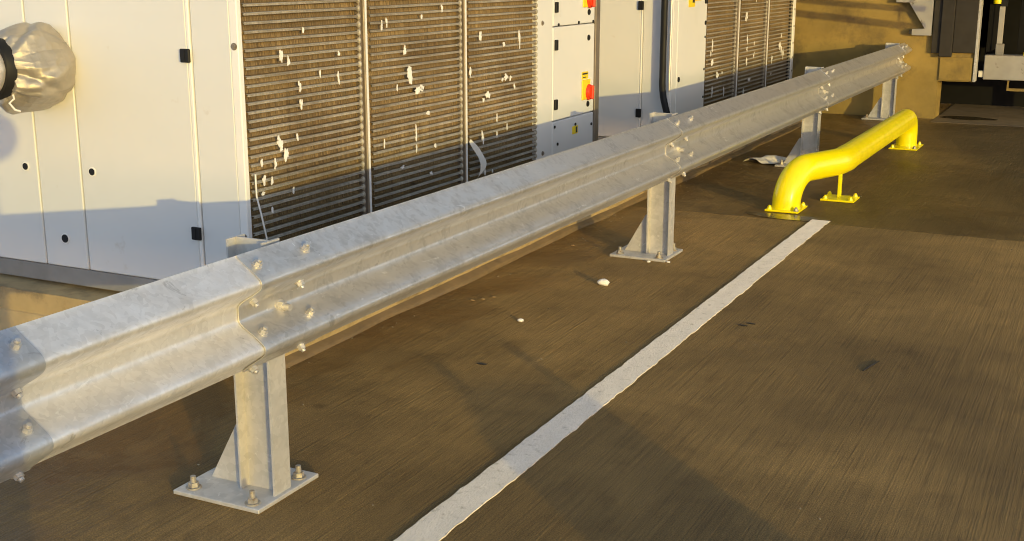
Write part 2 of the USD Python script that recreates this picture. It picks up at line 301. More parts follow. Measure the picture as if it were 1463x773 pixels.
# ---------------------------------------------------------------- guard rail
S = 3.2; ZC = .565
half = [(.0, .0), (.010, .0), (.019, .0008), (.027, .005), (.035, .0135), (.053, .042), (.071, .0695), (.078, .0772), (.0855, .080), (.093, .0775), (.0995, .0705), (.118, .044), (.137, .017), (.144, .0085), (.151, .004)]
prof = np.array([(x, -z) for z, x in half[::-1]][:-1] + [(x, z) for z, x in half])     # x out, z; bottom to top
prof[:, 0] += .008
from scipy.interpolate import CubicSpline
tt = np.r_[0, np.cumsum(np.hypot(*np.diff(prof, axis=0).T))]; cs = CubicSpline(tt, prof); ts = np.linspace(0, tt[-1], 64); PR = cs(ts); PT = cs(ts, 1); PT /= np.linalg.norm(PT, axis=1, keepdims=True); PN = np.c_[PT[:, 1], -PT[:, 0]]
if PN[len(PN) // 2, 0] < 0: PN = -PN
def surf(z, out=0.0):
    """point and outward normal of the beam face at height z (absolute)"""
    i = np.argmin(abs(PR[:, 1] - (z - ZC))); return PR[i] + PN[i] * (.003 + out), PN[i]
def beam(y0, y1, lift0=0.0, lift1=0.0, seed=0, bend=None):
    """W profile from y0 to y1; lift0/lift1 = how far the lap at that end stands proud"""
    ysb = np.unique(np.r_[np.arange(y0, y1, .06), y0 + .30, y0 + .36, y1 - .30, y1 - .36, y1]); ysb = ysb[(ysb >= y0) & (ysb <= y1)]
    th = .0032; rows = []
    for y in ysb:
        l = np.interp(y - y0, [0, .29, .36], [lift0, lift0, 0]) + np.interp(y1 - y, [0, .29, .36], [lift1, lift1, 0])
        dn = (meshkit.fbm(np.c_[np.full(64, y * 1.6), np.arange(64) * .07, np.full(64, seed)], 2, seed) - .5) * .0026
        outer = PR + PN * (th + l + dn[:, None]); inner = PR + PN * (l + dn[:, None])
        ring = np.vstack([outer, inner[::-1]]); xyz = np.c_[ring[:, 0], np.full(len(ring), y), ring[:, 1] + ZC]
        if bend is not None: xyz = bend(xyz)
        rows.append(xyz)
    n = len(rows[0]); V = np.vstack(rows); F = []
    for i in range(len(rows) - 1):
        for j in range(n):
            a, b = i * n + j, i * n + (j + 1) % n; F += [(a, b, b + n), (a, b + n, a + n)]
    h = n // 2
    for base, flip in ((0, False), ((len(rows) - 1) * n, True)):
        for j in range(h - 1):
            a, b, c, d = base + j, base + j + 1, base + n - 2 - j, base + n - 1 - j
            t = [(a, c, b), (a, d, c)]
            F += [x[::-1] for x in t] if flip else t
    mm = trimesh.Trimesh(V, F, process=False)
    if mm.volume < 0: mm.invert()
    return mm
def bolt(p, nrm, rw=.0155, spin=None, stud=.022):
    p = np.array(p, float); nrm = np.array(nrm, float); sp = rng.random() * 3 if spin is None else spin
    return trimesh.util.concatenate([cyl(p - nrm * .002, nrm, rw * .92, .0045, 18), cyl(p + nrm * .0025, nrm, .0112, .0105, 6, .0106, sp), cyl(p + nrm * .014, nrm, .0068, stud - .016, 12, .0058)])
gr = thing('guard_rail', 'long galvanised steel W profile guard rail on bolted posts beside the plant', 'guard rail')
JO = -.128
joints = [i * S + JO for i in range(4)]
spans = [(-.62 - .50, joints[0] + .31, .0, .0), (joints[0], joints[1] + .31, .0045, 0), (joints[1], joints[2] + .31, .0045, 0), (joints[2], 9.76, .0045, 0)]
beams = [obj('rail_beam', beam(a, b, la, lb, i), 'galvanised' if i == 0 else 'galvanised_mid', gr, 40) for i, (a, b, la, lb) in enumerate(spans)]
# left and right end pieces lapped outside the beams
def curl(xyz):
    y = xyz[:, 1]; s = np.maximum(0, -1.45 - y); R = .32; a = s / R
    x = xyz[:, 0] - .04
    return np.c_[np.where(s > 0, .04 + (R + x) * np.cos(a) - R, xyz[:, 0]), np.where(s > 0, -1.45 - (R + x) * np.sin(a), y), xyz[:, 2]]
e0 = obj('end_terminal', beam(-1.85, -.82, 0, .0065, 11, curl), 'galvanised_dull', gr, 40)
e1 = obj('end_terminal', beam(9.45, 9.84, .0045, 0, 12), 'galvanised_mid', gr, 40)
def splice(parent, yj, sgn=1, lift=.0045):
    for c, dy in enumerate((.034, .236)):
        for z in (.684, .604 if c else .596, .506, .4225 if c == 0 else .424):
            p, nn = surf(z, lift)
            obj('splice_bolt', bolt((p[0], yj + sgn * dy + (.018 if (c == 0 and abs(z - .596) < .01) else 0), p[1] + ZC if abs(p[1]) < .3 else p[1]), (nn[0], 0, nn[1])), 'zinc_bolt', parent, 30)
for i in range(3): splice(beams[i + 1], joints[i])
splice(e0, -.82, -1); splice(e1, 9.45)
for i in range(4):
    y = i * S + .04
    p, nn = surf(.545, .0045)
    par = gr
    obj('post_bolt', trimesh.util.concatenate([cyl((p[0] - .004, y, .545), (1, 0, 0), .02, .006, 18), cyl((p[0], y, .545), (1, 0, 0), .0095, .034, 14), cyl((p[0] + .002, y, .545), (1, 0, 0), .0155, .014, 6)]), 'zinc_bolt', gr, 30)
FT = .006
def post(y0):
    body = prism([(-.12, 0), (-.12 + FT, 0), (-.12 + FT, .033), (-FT, .033), (-FT, 0), (0, 0), (0, .072), (-FT, .072), (-FT, .039), (-.12 + FT, .039), (-.12 + FT, .072), (-.12, .072)], (.012, .722), 'z')
    o = obj('post', T(body, (0, y0, 0)), 'galvanised_post', gr, 20)
    x0, x1, ya, yb = -.281, .014, -.09, .184
    obj('base_plate', T(box(x0, x1, ya, yb, .0, .0125, .002), (0, y0, 0)), 'galvanised_post', o, 20)
    obj('gusset', T(prism([(-.246, .0125), (-.1205, .0125), (-.1205, .205), (-.138, .205)], (.032, .038), 'y'), (0, y0, 0)), 'galvanised_post', o, 20)
    for bx, by in ((-.240, -.052), (-.028, -.062), (-.022, .135), (-.236, .14)):
        if bx > -.1 and by > .1: bx = -.02
        b = [cyl((bx, y0 + by, .0125), (0, 0, 1), .0215, .004, 22), cyl((bx, y0 + by, .0165), (0, 0, 1), .0155, .013, 6, .0145, rng.random()), cyl((bx, y0 + by, .0295), (0, 0, 1), .0085, .016 + .006 * rng.random(), 14, .0075)]
        obj('anchor_bolt', b, 'rusty_zinc', o, 30)
for i in range(4): post(i * S)

# ---------------------------------------------------------------- yellow pipe barrier
yb = thing('pipe_barrier', 'yellow painted steel pipe barrier bent down to bolted plates', 'barrier')
R = .0838; HZ = .232
P0 = np.array([.204, 4.735]); P1 = np.array([.405, 5.265]); P2 = np.array([.405, 7.70])
d01 = (P1 - P0) / np.linalg.norm(P1 - P0)
path = [(P0[0], P0[1], z) for z in np.linspace(.01, .03, 3)]
Rb = HZ - .03
for a in np.linspace(0, math.pi / 2, 22)[1:]:
    s = Rb * (1 - math.cos(a)); path.append((*(P0 + d01 * s), .03 + Rb * math.sin(a)))
pe = np.array(path[-1][:2])
for t in np.linspace(0, 1, 12)[1:]:
    q = pe + (P1 - pe) * t * .80; path.append((*q, HZ))
q0 = np.array(path[-1][:2]); q1 = P1 + np.array([0, .16])
for t in np.linspace(0, 1, 9)[1:]:
    q = (1 - t) ** 2 * q0 + 2 * t * (1 - t) * P1 + t * t * q1; path.append((*q, HZ))
obj('near_bend', tube(path, R, 40), 'yellow_paint', yb, 40)
pth = [(*q1, HZ)] + [(P2[0], y, HZ) for y in np.linspace(q1[1] + .1, P2[1] - .12, 24)]
Rf = .125
for a in np.linspace(0, math.pi / 2, 14):
    pth.append((P2[0], P2[1] - .0 + Rf * math.sin(a) - .0, HZ - Rf * (1 - math.cos(a))))
pth += [(P2[0], P2[1] + Rf, z) for z in np.linspace(HZ - Rf - .02, .01, 5)]
obj('long_pipe', tube(pth, R - .0012, 40), 'yellow_paint', yb, 40)
obj('weld_seam', tube([(q1[0], q1[1] - .006, HZ), (q1[0], q1[1], HZ), (q1[0], q1[1] + .006, HZ)], [R + .0006, R + .0022, R + .0006], 40, cap=False), 'yellow_paint', yb, 40)
def foot(name, x0, x1, y0, y1, bolts):
    f = obj(name, box(x0, x1, y0, y1, 0, .011, .002), 'yellow_paint', yb, 20)
    for bx, by, mt in bolts: obj('plate_bolt', [cyl((bx, by, .011), (0, 0, 1), .016, .003, 16), cyl((bx, by, .014), (0, 0, 1), .0135, .012, 6, .0125), cyl((bx, by, .026), (0, 0, 1), .007, .008, 10)], mt, f, 30)
foot('foot_plate', .102, .304, 4.625, 4.86, [(.125, 4.65, 'yellow_paint'), (.285, 4.648, 'rusty_zinc'), (.283, 4.835, 'yellow_paint'), (.125, 4.835, 'yellow_paint')])
foot('foot_plate', .305, .525, 7.60, 7.94, [(.33, 7.63, 'yellow_paint'), (.50, 7.63, 'rusty_zinc'), (.5, 7.9, 'yellow_paint')])
foot('support_plate', .322, .530, 5.115, 5.305, [(.348, 5.14, 'yellow_paint'), (.505, 5.138, 'yellow_paint'), (.345, 5.28, 'yellow_paint'), (.507, 5.28, 'yellow_paint')])
obj('support_stem', box(.408, .430, 5.20, 5.226, .011, .17, .003), 'yellow_paint', yb, 20)

# ---------------------------------------------------------------- white plant units
XF = -.80
def splat(parent, pts, name='bird_dropping', mt='white_debris', x=XF + .0052):
    for (y, z, w, h) in pts:
        w, h = w * .85, h * .72; blobs = []
        for q in range(rng.randint(3, 6)):
            n = 12; a = np.linspace(0, 2 * math.pi, n, endpoint=False); rr = .55 + .75 * nrg.random(n); f = 1.0 if q == 0 else .35 + .4 * rng.random()
            oy, oz = (0, 0) if q == 0 else ((rng.random() - .5) * w * .8, (rng.random() - .5) * h * .9)
            blobs.append(Polygon(np.c_[y + oy + np.cos(a) * rr * w * .30 * f, z + oz + np.sin(a) * rr * h * .30 * f]).buffer(0))
        if h > .055 and rng.random() < .45:
            dy = (rng.random() - .5) * w * .5; dw = .0025 + .003 * rng.random(); dl = h * (.5 + .35 * rng.random())
            blobs.append(Polygon([(y + dy - dw, z), (y + dy + dw, z), (y + dy + dw * .5, z - dl), (y + dy - dw * .6, z - dl * .95)]))
        pg = unary_union(blobs).buffer(.0012).buffer(-.0006)
        if pg.geom_type != 'Polygon': pg = max(pg.geoms, key=lambda g: g.area)
        e = trimesh.creation.extrude_polygon(pg, .0028, engine='earcut'); v = e.vertices
        e = trimesh.Trimesh(np.c_[v[:, 2] + x, v[:, 0], v[:, 1]], e.faces, process=False); e.invert() if e.volume < 0 else None
        obj(name, e, mt, parent, False)

PITCH_ROW = .0312
def coil(unit, y0, y1, z0=.285, z1=1.62, seed=0):
    nrow = int((z1 - z0) / PITCH_ROW); V = []; F = []
    zs, xs = [], []
    for i in range(nrow):
        z = z0 + i * PITCH_ROW; zs += [z, z + .0118, z + .0122, z + .0308]; xs += [XF - .004, XF - .004, XF - .024, XF - .027]
    zs.append(z0 + nrow * PITCH_ROW); xs.append(XF - .004)
    body = prism([(x, z) for x, z in zip(xs, zs)] + [(XF - .057, zs[-1]), (XF - .057, z0)], (y0, y1), 'y')
    c = obj('condenser_coil', body, 'fins', unit, 20)
    for i in range(nrow):
        z = z0 + i * PITCH_ROW; n = 8; yv = np.linspace(y0 + .006, y1 - .016, n); rows = []
        pr = np.array([(-.006, .0005), (.0045, .002), (.0065, .0035), (.0045, .005), (.0005, .006), (.0045, .0075), (.0062, .009), (.0045, .0105), (-.006, .0118)])
        for y in yv:
            w = .0022 * (meshkit.noise(np.array([y * 7, i * 3.1, seed]), seed) - .5)
            rows.append(np.c_[pr[:, 0] + XF + w * .6, np.full(len(pr), y), pr[:, 1] + z + w])
        kx = len(pr); V = np.vstack(rows); F = []
        for a in range(n - 1):
            for b in range(kx - 1): q = a * kx + b; F += [(q, q + kx, q + kx + 1), (q, q + kx + 1, q + 1)]
        mm = trimesh.Trimesh(V, F, process=False)
        if mm.face_normals[:, 0].sum() < 0: mm.invert()
        obj('tube_row', mm, 'tube_rows', c, 60)
    bends = []
    for i in range(nrow):
        z = z0 + i * PITCH_ROW + .006
        bends.append(trimesh.creation.icosphere(1, .0105)); bends[-1].apply_scale((1, .8, 1.25)); bends[-1].apply_translation((XF - .001, y1 - .008, z))
    b = obj('return_bends', bends, 'tube_rows', c, 60); b.SetCustomDataByKey('kind', 'stuff')
    return c

def disc(parent, name, p, axis, r, h, mt, n=20): return obj(name, cyl(p, axis, r, h, n), mt, parent, 30)
def plug(parent, p, axis, r=.0155):
    p = np.array(p, float); a = np.array(axis, float)
    rim = obj('plug', [trimesh.util.concatenate([T(cyl((0, 0, 0), a, r + .0045, .003, 22), p)])], 'white_trim', parent, 30)
    disc(parent, 'plug_cap', p + a * .0031, a, r, .0022, 'black_plastic')
def screw(parent, p, axis, r=.0095):
    p = np.array(p, float); a = np.array(axis, float)
    obj('screw', [cyl(p, a, r * 1.35, .002, 18), cyl(p + a * .002, a, r, .005, 6, r * .9)], 'brown_steel', parent, 30)

U1 = thing('condenser_unit', 'near white condensing unit with foil wrapped duct on its end face', 'condensing unit')
YE = .933; Y1 = 4.166; XB = -2.75; ZB, ZT = .268, 2.05
obj('cabinet', box(XB, XF - .058, YE + .03, Y1 - .02, ZB + .012, ZT - .03), 'dark_gap', U1)
obj('base_frame', [box(XB, XF - .012, YE + .004, YE + .06, .195, ZB - .003, .004), box(XF - .07, XF - .006, YE + .061, Y1, .195, ZB - .003, .004)], 'base_steel', U1, 20)
for y in (YE + .25, 2.5, Y1 - .3): obj('foot_block', box(-1.3, XF - .16, y, y + .12, .17, .1945), 'dark_gap', U1)
for x0, x1 in ((XB, -1.8215), (-1.8145, -1.5945), (-1.5875, -1.0305)):
    obj('end_panel', box(x0, x1, YE, YE + .03, ZB, ZT, .0035), 'white_panel', U1, 20)
obj('hinge_strip', box(-1.0275, -1.0125, YE - .003, YE + .03, ZB, ZT, .003), 'white_trim', U1, 20)
obj('corner_post', [box(-1.0075, -.8365, YE + .001, YE + .03, ZB, ZT, .003)], 'white_panel', U1, 20)
obj('corner_trim', [box(-.8345, XF, YE - .001, YE + .024, ZB, ZT, .003), box(XF - .056, XF - .001, YE + .0245, .953, ZB, ZT, .002)], 'white_trim', U1, 20)
for z in (1.113, .469): obj('latch', [box(-1.052, -1.010, YE - .016, YE - .0035, z - .024, z + .024, .003), box(-1.034, -1.029, YE - .018, YE - .0155, z - .021, z + .021)], 'black_plastic', U1, 20)
for x, z in ((-1.883, .656), (-1.531, .66)): plug(U1, (x, YE, z), (0, -1, 0), .0135)
plug(U1, (-1.703, YE, .383), (0, -1, 0), .0165)
for z in (1.15, .474): screw(U1, (-.8175, YE - .001, z), (0, -1, 0))
# front of the near unit
COILS = [(.956, 1.690), (1.752, 2.525), (2.583, 3.335)]
cl1 = [coil(U1, a, b, seed=i) for i, (a, b) in enumerate(COILS)]
for a, b in ((1.692, 1.750), (2.527, 2.581)):
    obj('coil_divider', [box(XF - .04, XF - .004, a, b, ZB, 1.64, .002), box(XF - .004, XF + .008, a + .016, b - .016, ZB, 1.64, .003)], 'brown_steel', U1, 20)
    obj('divider_edge', box(XF + .008, XF + .0105, (a + b) / 2 - .006, (a + b) / 2 + .006, ZB, 1.64), 'white_trim', U1, 20)
obj('top_panel', box(XF - .05, XF, .956, 3.335, 1.642, ZT, .003), 'white_panel', U1, 20)
obj('bottom_rail', box(XF - .05, XF - .002, .956, 3.335, ZB, .284, .002), 'base_steel', U1, 20)
obj('front_post', box(XF - .05, XF + .001, 3.337, 3.531, ZB, ZT, .003), 'white_panel', U1, 20)
for y, z in ((3.40, 1.134), (3.412, .449)): screw(U1, (XF + .001, y, z), (1, 0, 0))
def cdoor(z0, z1): return obj('control_door', box(XF - .04, XF + .002, 3.534, 4.100, z0, z1, .004), 'white_panel', U1, 20)
d_top, d_mid, d_low = cdoor(1.112, ZT), cdoor(.607, 1.106), cdoor(ZB, .601)
for z, d in ((1.21, d_top), (1.012, d_mid), (.694, d_mid)): obj('hinge', [box(XF + .002, XF + .014, 3.549, 3.581, z - .028, z + .028, .003), box(XF + .0135, XF + .016, 3.562, 3.567, z - .026, z + .026)], 'black_plastic', d, 20)
for z, d in ((1.172, d_top), (1.03, d_mid), (.656, d_mid)): obj('lock', [cyl((XF + .002, 4.013, z), (1, 0, 0), .0165, .004, 18), cyl((XF + .006, 4.013, z), (1, 0, 0), .012, .004, 18)], 'black_plastic', d, 30)
for y, z, d in ((3.56, .573, d_low), (3.60, .475, d_low), (4.07, .535, d_low), (3.84, .558, d_low), (4.075, 1.118, d_top), (3.60, 1.118, d_top), (3.87, 1.12, d_top)): obj('screw', cyl((XF + .002, y, z), (1, 0, 0), .0085, .005, 10), 'black_plastic', d, 30)
def isolator(d, z, ye=3.923):
    pl = obj('isolator_plate', box(XF + .002, XF + .010, ye, ye + .112, z - .085, z + .028, .003), 'yellow_plastic', d, 20)
    obj('isolator_knob', [cyl((XF + .010, 4.012, z - .045), (1, 0, 0), .046, .008, 26, .044), cyl((XF + .018, 4.012, z - .045), (1, 0, 0), .036, .008, 26, .033), box(XF + .024, XF + .040, 4.002, 4.024, z - .085, z - .006, .005)], 'red_plastic', d, 30)
isolator(d_mid, .769); isolator(d_top, 1.285)
lb = obj('warning_label', box(XF + .002, XF + .0045, 3.923, 4.012, .800, .842), 'yellow_plastic', d_mid, False)
obj('label_print', box(XF + .0045, XF + .0055, 3.93, 4.004, .826, .835), 'black_print', d_mid, False)
obj('label_print', box(XF + .0045, XF + .0055, 3.935, 3.985, .808, .813), 'black_print', d_mid, False)
lb2 = obj('small_label', box(XF + .002, XF + .004, 3.80, 3.875, .505, .549), 'yellow_plastic', d_low, False)
obj('label_print', [box(XF + .004, XF + .005, 3.846, 3.866, .511, .543)], 'black_print', d_low, False)
obj('small_label', box(XF + .002, XF + .004, 4.03, 4.095, .372, .395), 'yellow_plastic', d_low, False)
obj('end_trim', [box(XF - .05, XF + .010, 4.103, Y1, ZB, ZT, .003)], 'brown_steel', U1, 20)
obj('roof', box(XB - .02, XF + .015, YE - .02, Y1 + .01, ZT + .002, ZT + .06, .006), 'white_trim', U1, 20)

U2 = thing('condenser_unit', 'far white condensing unit with black hose down its front corner', 'condensing unit')
Y2, Y3 = 5.43, 8.80
obj('cabinet', box(XB, XF - .058, Y2 + .03, Y3 - .02, ZB + .012, ZT - .03), 'dark_gap', U2)
obj('base_frame', [box(XB, XF - .012, Y2 + .004, Y2 + .06, .195, ZB - .003, .004), box(XF - .07, XF - .006, Y2 + .061, Y3, .195, ZB - .003, .004)], 'base_steel', U2, 20)
for y in (Y2 + .25, 7.0, Y3 - .3): obj('foot_block', box(-1.3, XF - .16, y, y + .12, .17, .1945), 'dark_gap', U2)
for x0, x1 in ((XB, -1.85), (-1.843, -1.0185)): obj('end_panel', box(x0, x1, Y2, Y2 + .03, ZB, ZT, .0035), 'white_panel', U2, 20)
obj('hinge_strip', box(-1.0155, -1.0035, Y2 - .003, Y2 + .03, ZB, ZT, .003), 'white_trim', U2, 20)
obj('corner_post', box(-1.0, XF, Y2 + .001, Y2 + .03, ZB, ZT, .003), 'white_panel', U2, 20)
for z in (1.168, .446): obj('latch', box(-1.036, -.998, Y2 - .015, Y2 - .0035, z - .029, z + .029, .003), 'black_plastic', U2, 20)
obj('front_post', box(XF - .04, XF + .001, Y2 + .031, 5.556, ZB, ZT, .003), 'white_panel', U2, 20)
fd = obj('control_door', box(XF - .04, XF + .002, 5.560, 6.186, ZB, ZT, .004), 'white_panel', U2, 20)
obj('lock', [cyl((XF + .002, 5.60, .668), (1, 0, 0), .018, .006, 18)], 'black_plastic', fd, 30)
obj('hinge', box(XF + .002, XF + .014, 6.125, 6.165, 1.165, 1.225, .003), 'black_plastic', fd, 20)
for z in (1.03, .93, .70, .5): obj('screw', cyl((XF + .002, 6.155, z), (1, 0, 0), .009 if z < 1 else .016, .005, 10), 'black_plastic', fd, 30)
obj('warning_label', [box(XF + .002, XF + .0045, 5.765, 5.90, 1.15, 1.33), box(XF + .002, XF + .008, 5.905, 6.02, 1.19, 1.33)], 'yellow_plastic', fd, False)
obj('label_print', box(XF + .0045, XF + .0055, 5.845, 5.89, 1.178, 1.205), 'black_print', fd, False)
obj('label_print', box(XF + .0085, XF + .0095, 5.95, 6.0, 1.20, 1.22), 'black_print', fd, False)
COILS2 = [(6.190, 6.935), (7.045, 7.815), (7.905, 8.672)]
cl2 = [coil(U2, a, b, seed=i + 5) for i, (a, b) in enumerate(COILS2)]
for a, b in ((6.937, 7.043), (7.817, 7.903)):
    obj('coil_divider', [box(XF - .04, XF - .004, a, b, ZB, 1.64, .002), box(XF - .004, XF + .008, a + .03, b - .03, ZB, 1.64, .003)], 'brown_steel', U2, 20)
    obj('divider_edge', box(XF + .008, XF + .0105, (a + b) / 2 - .009, (a + b) / 2 + .009, ZB, 1.64), 'white_trim', U2, 20)
obj('coil_divider', box(XF - .04, XF - .004, 8.674, 8.722, ZB, 1.64, .002), 'dark_gap', U2, 20)
obj('top_panel', box(XF - .05, XF, 6.190, 8.722, 1.642, ZT, .003), 'white_panel', U2, 20)
obj('bottom_rail', box(XF - .05, XF - .002, 6.190, 8.722, ZB, .284, .002), 'base_steel', U2, 20)
obj('corner_trim', box(XF - .05, XF + .004, 8.724, Y3, ZB, ZT, .003), 'white_trim', U2, 20)
for z in (1.05, .9, .75, .62, .5): obj('screw', cyl((XF + .004, 8.76, z), (1, 0, 0), .009, .004, 8), 'brown_steel', U2, 30)
obj('roof', box(XB - .02, XF + .015, Y2 - .02, Y3 + .01, ZT + .002, ZT + .06, .006), 'white_trim', U2, 20)
hz = [(-.832, 5.372, z) for z in np.linspace(2.0, .66, 12)] + [(-.829, 5.37, .62), (-.818, 5.365, .56), (-.80, 5.36, .50), (-.782, 5.36, .44), (-.775, 5.36, .36), (-.775, 5.36, .26), (-.775, 5.36, .17)]
obj('hose', tube(hz, .0225, 14), 'black_plastic', U2, 40)
obj('hose_sleeve', tube([(-.797, 5.412, z) for z in (2.0, 1.5, 1.0, .66, .60)], .0085, 12), 'pipe_jacket', U2, 40)

# droppings and scuffs on the coil faces (y, z, width, height)
splat(cl1[0], [(1.165, 1.105, .028, .085), (1.205, 1.085, .018, .05), (1.27, .985, .022, .06), (1.272, .915, .020, .06), (1.135, .79, .05, .07), (1.165, .75, .03, .09), (1.02, .735, .02, .06), (1.03, .67, .022, .055), (1.075, .66, .014, .05), (1.10, .72, .014, .05), (1.30, 1.19, .014, .05), (1.53, 1.09, .018, .03), (1.24, .80, .014, .04), (1.02, .62, .03, .02), (1.40, 1.02, .01, .05), (1.52, 1.0, .015, .07), (1.07, .55, .012, .05), (1.2, .6, .012, .04)])
splat(cl1[1], [(2.06, .955, .06, .12), (2.12, .90, .09, .05), (2.16, .905, .05, .035), (2.02, 1.075, .03, .06), (2.10, .715, .012, .09), (2.10, .65, .012, .06), (2.26, .64, .022, .04), (1.98, .58, .04, .02), (1.84, 1.18, .016, .06), (1.88, 1.2, .014, .06), (2.16, 1.21, .014, .04), (2.34, 1.24, .02, .05), (2.22, .52, .03, .03), (1.95, .92, .014, .05), (2.2, .79, .06, .025), (1.84, .7, .014, .05)])
splat(cl1[2], [(2.70, 1.10, .04, .10), (2.95, 1.05, .03, .04), (3.12, 1.07, .03, .10), (2.60, .94, .03, .09), (2.77, .82, .05, .07), (2.73, .80, .03, .03), (2.97, .89, .05, .05), (3.02, .885, .03, .04), (2.72, .62, .026, .08), (2.87, .70, .012, .05), (2.87, .62, .012, .05), (2.98, .64, .012, .06), (2.74, .45, .015, .06), (2.82, .44, .02, .03), (3.06, .84, .018, .04), (2.93, .88, .02, .02)])
splat(cl2[0], [(6.33, .86, .03, .12), (6.35, .74, .07, .09), (6.30, .80, .03, .06), (6.48, .63, .08, .10), (6.60, .64, .05, .04), (6.37, .52, .03, .1), (6.66, .5, .03, .09)])
splat(cl2[1], [(7.25, .86, .04, .10), (7.25, .78, .03, .05), (7.25, .69, .05, .10), (7.46, .82, .03, .06), (7.46, .72, .03, .06), (7.35, .53, .10, .05), (7.2, .45, .03, .1), (7.45, 1.18, .05, .1), (7.2, 1.05, .1, .1)])
splat(cl2[2], [(8.04, .66, .07, .10), (8.28, .76, .10, .12), (8.34, .72, .05, .13), (8.40, .69, .06, .12), (8.32, .84, .03, .06), (8.03, .53, .05, .03)])

# foil wrapped duct elbow on the end face
def crumple(mm, amp, sc, seed):
    v = mm.vertices.copy(); n = mm.vertex_normals
    rdg = lambda k, sd: (1 - np.abs(2 * meshkit.noise(v * k + 7 * sd, sd) - 1)) ** 2.5
    q = rdg(sc, seed) + .55 * rdg(sc * 2.1, seed + 1) + .28 * rdg(sc * 4.3, seed + 2)
    return trimesh.Trimesh(v + n * (amp * (q - .6))[:, None], mm.faces, process=False)
ec = np.array([-1.70, YE, 1.055])
fb = thing('foil_duct', 'crumpled silver foil wrapped duct elbow sticking out of the white end face', 'duct')
dx_ = np.array([-.16, -.987, 0.02]); dx_ /= np.linalg.norm(dx_)
pe = [ec + np.array([0, y, 0]) for y in (.004, -.02, -.05)]
pe += [ec + np.array([0, -.05, 0]) + np.array([0, -s, 0]) * (1 - t) + dx_ * s * t for s, t in ((.03, .2), (.06, .45), (.09, .7), (.12, 1), (.15, 1), (.17, 1), (.18, 1))]
rad = np.array([.118, .140, .150, .154, .154, .151, .143, .132, .117, .107])
big = tube(pe, rad, 72).subdivide().subdivide().subdivide()
v_ = big.vertices.copy(); ax_ = v_ - (ec + np.array([0, -.12, 0])); th_ = np.arctan2(ax_[:, 2], ax_[:, 0]); dp_ = np.clip((YE - v_[:, 1]) / .24, 0, 1)
fold = lambda u, k, w: np.exp(-(((u - k + math.pi) % (2 * math.pi) - math.pi) / w) ** 2)
pl_ = np.zeros(len(v_))
for k_, tw, am, wd in ((.3, .9, .016, .16), (.75, -.7, -.012, .12), (1.3, .5, .012, .14), (1.9, 1.1, -.014, .15), (2.5, -.5, .012, .12), (3.1, .8, -.012, .13), (3.7, -1.0, .015, .16), (4.3, .6, -.013, .12), (4.9, 1.2, .015, .15), (5.4, -.8, -.013, .13), (5.9, .4, .011, .1)):
    pl_ += am * fold(th_ + tw * dp_, k_, wd) * (.35 + dp_)
pl_ += (.018 * np.abs(np.cos(2 * th_ + .6)) - .006) * np.sin(math.pi * np.clip(dp_, 0, 1))
rr_ = np.c_[ax_[:, 0], np.zeros(len(v_)), ax_[:, 2]]; rr_ /= np.maximum(np.linalg.norm(rr_, axis=1, keepdims=True), 1e-6)
big = trimesh.Trimesh(v_ + rr_ * pl_[:, None], big.faces, process=False)
obj('foil_wrap', crumple(big, .006, 8.0, 21), 'foil', fb, 60)
pj = pe[-2]
obj('band', tube([pj, pj + dx_ * .02, pj + dx_ * .032], [.116, .112, .104], 40), 'black_plastic', fb, 40)
L_ = [pj + dx_ * t for t in np.linspace(.03, .30, 10)]
for a_ in np.linspace(0, math.pi / 2, 9)[1:]: L_.append(L_[9] + dx_ * .14 * math.sin(a_) + np.array([0, 0, -1]) * .14 * (1 - math.cos(a_)))
L_ += [L_[-1] + np.array([0, 0, -t]) for t in (.05, .12, .2)]
obj('jacketed_pipe', crumple(tube(L_, .088, 48), .006, 6, 5), 'pipe_jacket', fb, 60)
tie = [pj + np.array(q) for q in ((.07, -.01, -.09), (.085, -.02, -.105), (.07, -.03, -.12), (.085, -.02, -.145), (.10, -.01, -.15))]
obj('tie_string', tube(tie, .004, 8), 'white_debris', fb, 40)

# torn plastic strip and thin string on the coils
a = np.linspace(0, 1, 14); st = np.c_[XF + .018 + .02 * np.sin(a * 3), 2.556 + .085 * np.sin(a * 2.6) ** 1.5, .62 - .215 * a]
V = []; F = []
for i, p in enumerate(st):
    w = .004 + .034 * math.sin(math.pi * min(1, a[i] * .95 + .03)) ** 1.3
    V += [p + (.004, -w * .3, 0), p + (.008 + .006 * math.sin(i * .9), w, .012)]
for i in range(13): q = 2 * i; F += [(q, q + 1, q + 3), (q, q + 3, q + 2)]
tag(obj('plastic_strip', trimesh.Trimesh(V, F, process=False), 'grey_rag', None, 60), 'torn pale plastic strip hanging from the second coil divider', 'plastic strip')
tag(obj('loose_string', tube([(XF + .014, .972, .70), (XF + .018, .968, .62), (XF + .022, .985, .55), (XF + .02, 1.0, .50), (XF + .02, 1.012, .455)], .0032, 8), 'white_debris', None, 40), 'thin white string dangling beside the near corner of the coils', 'string')

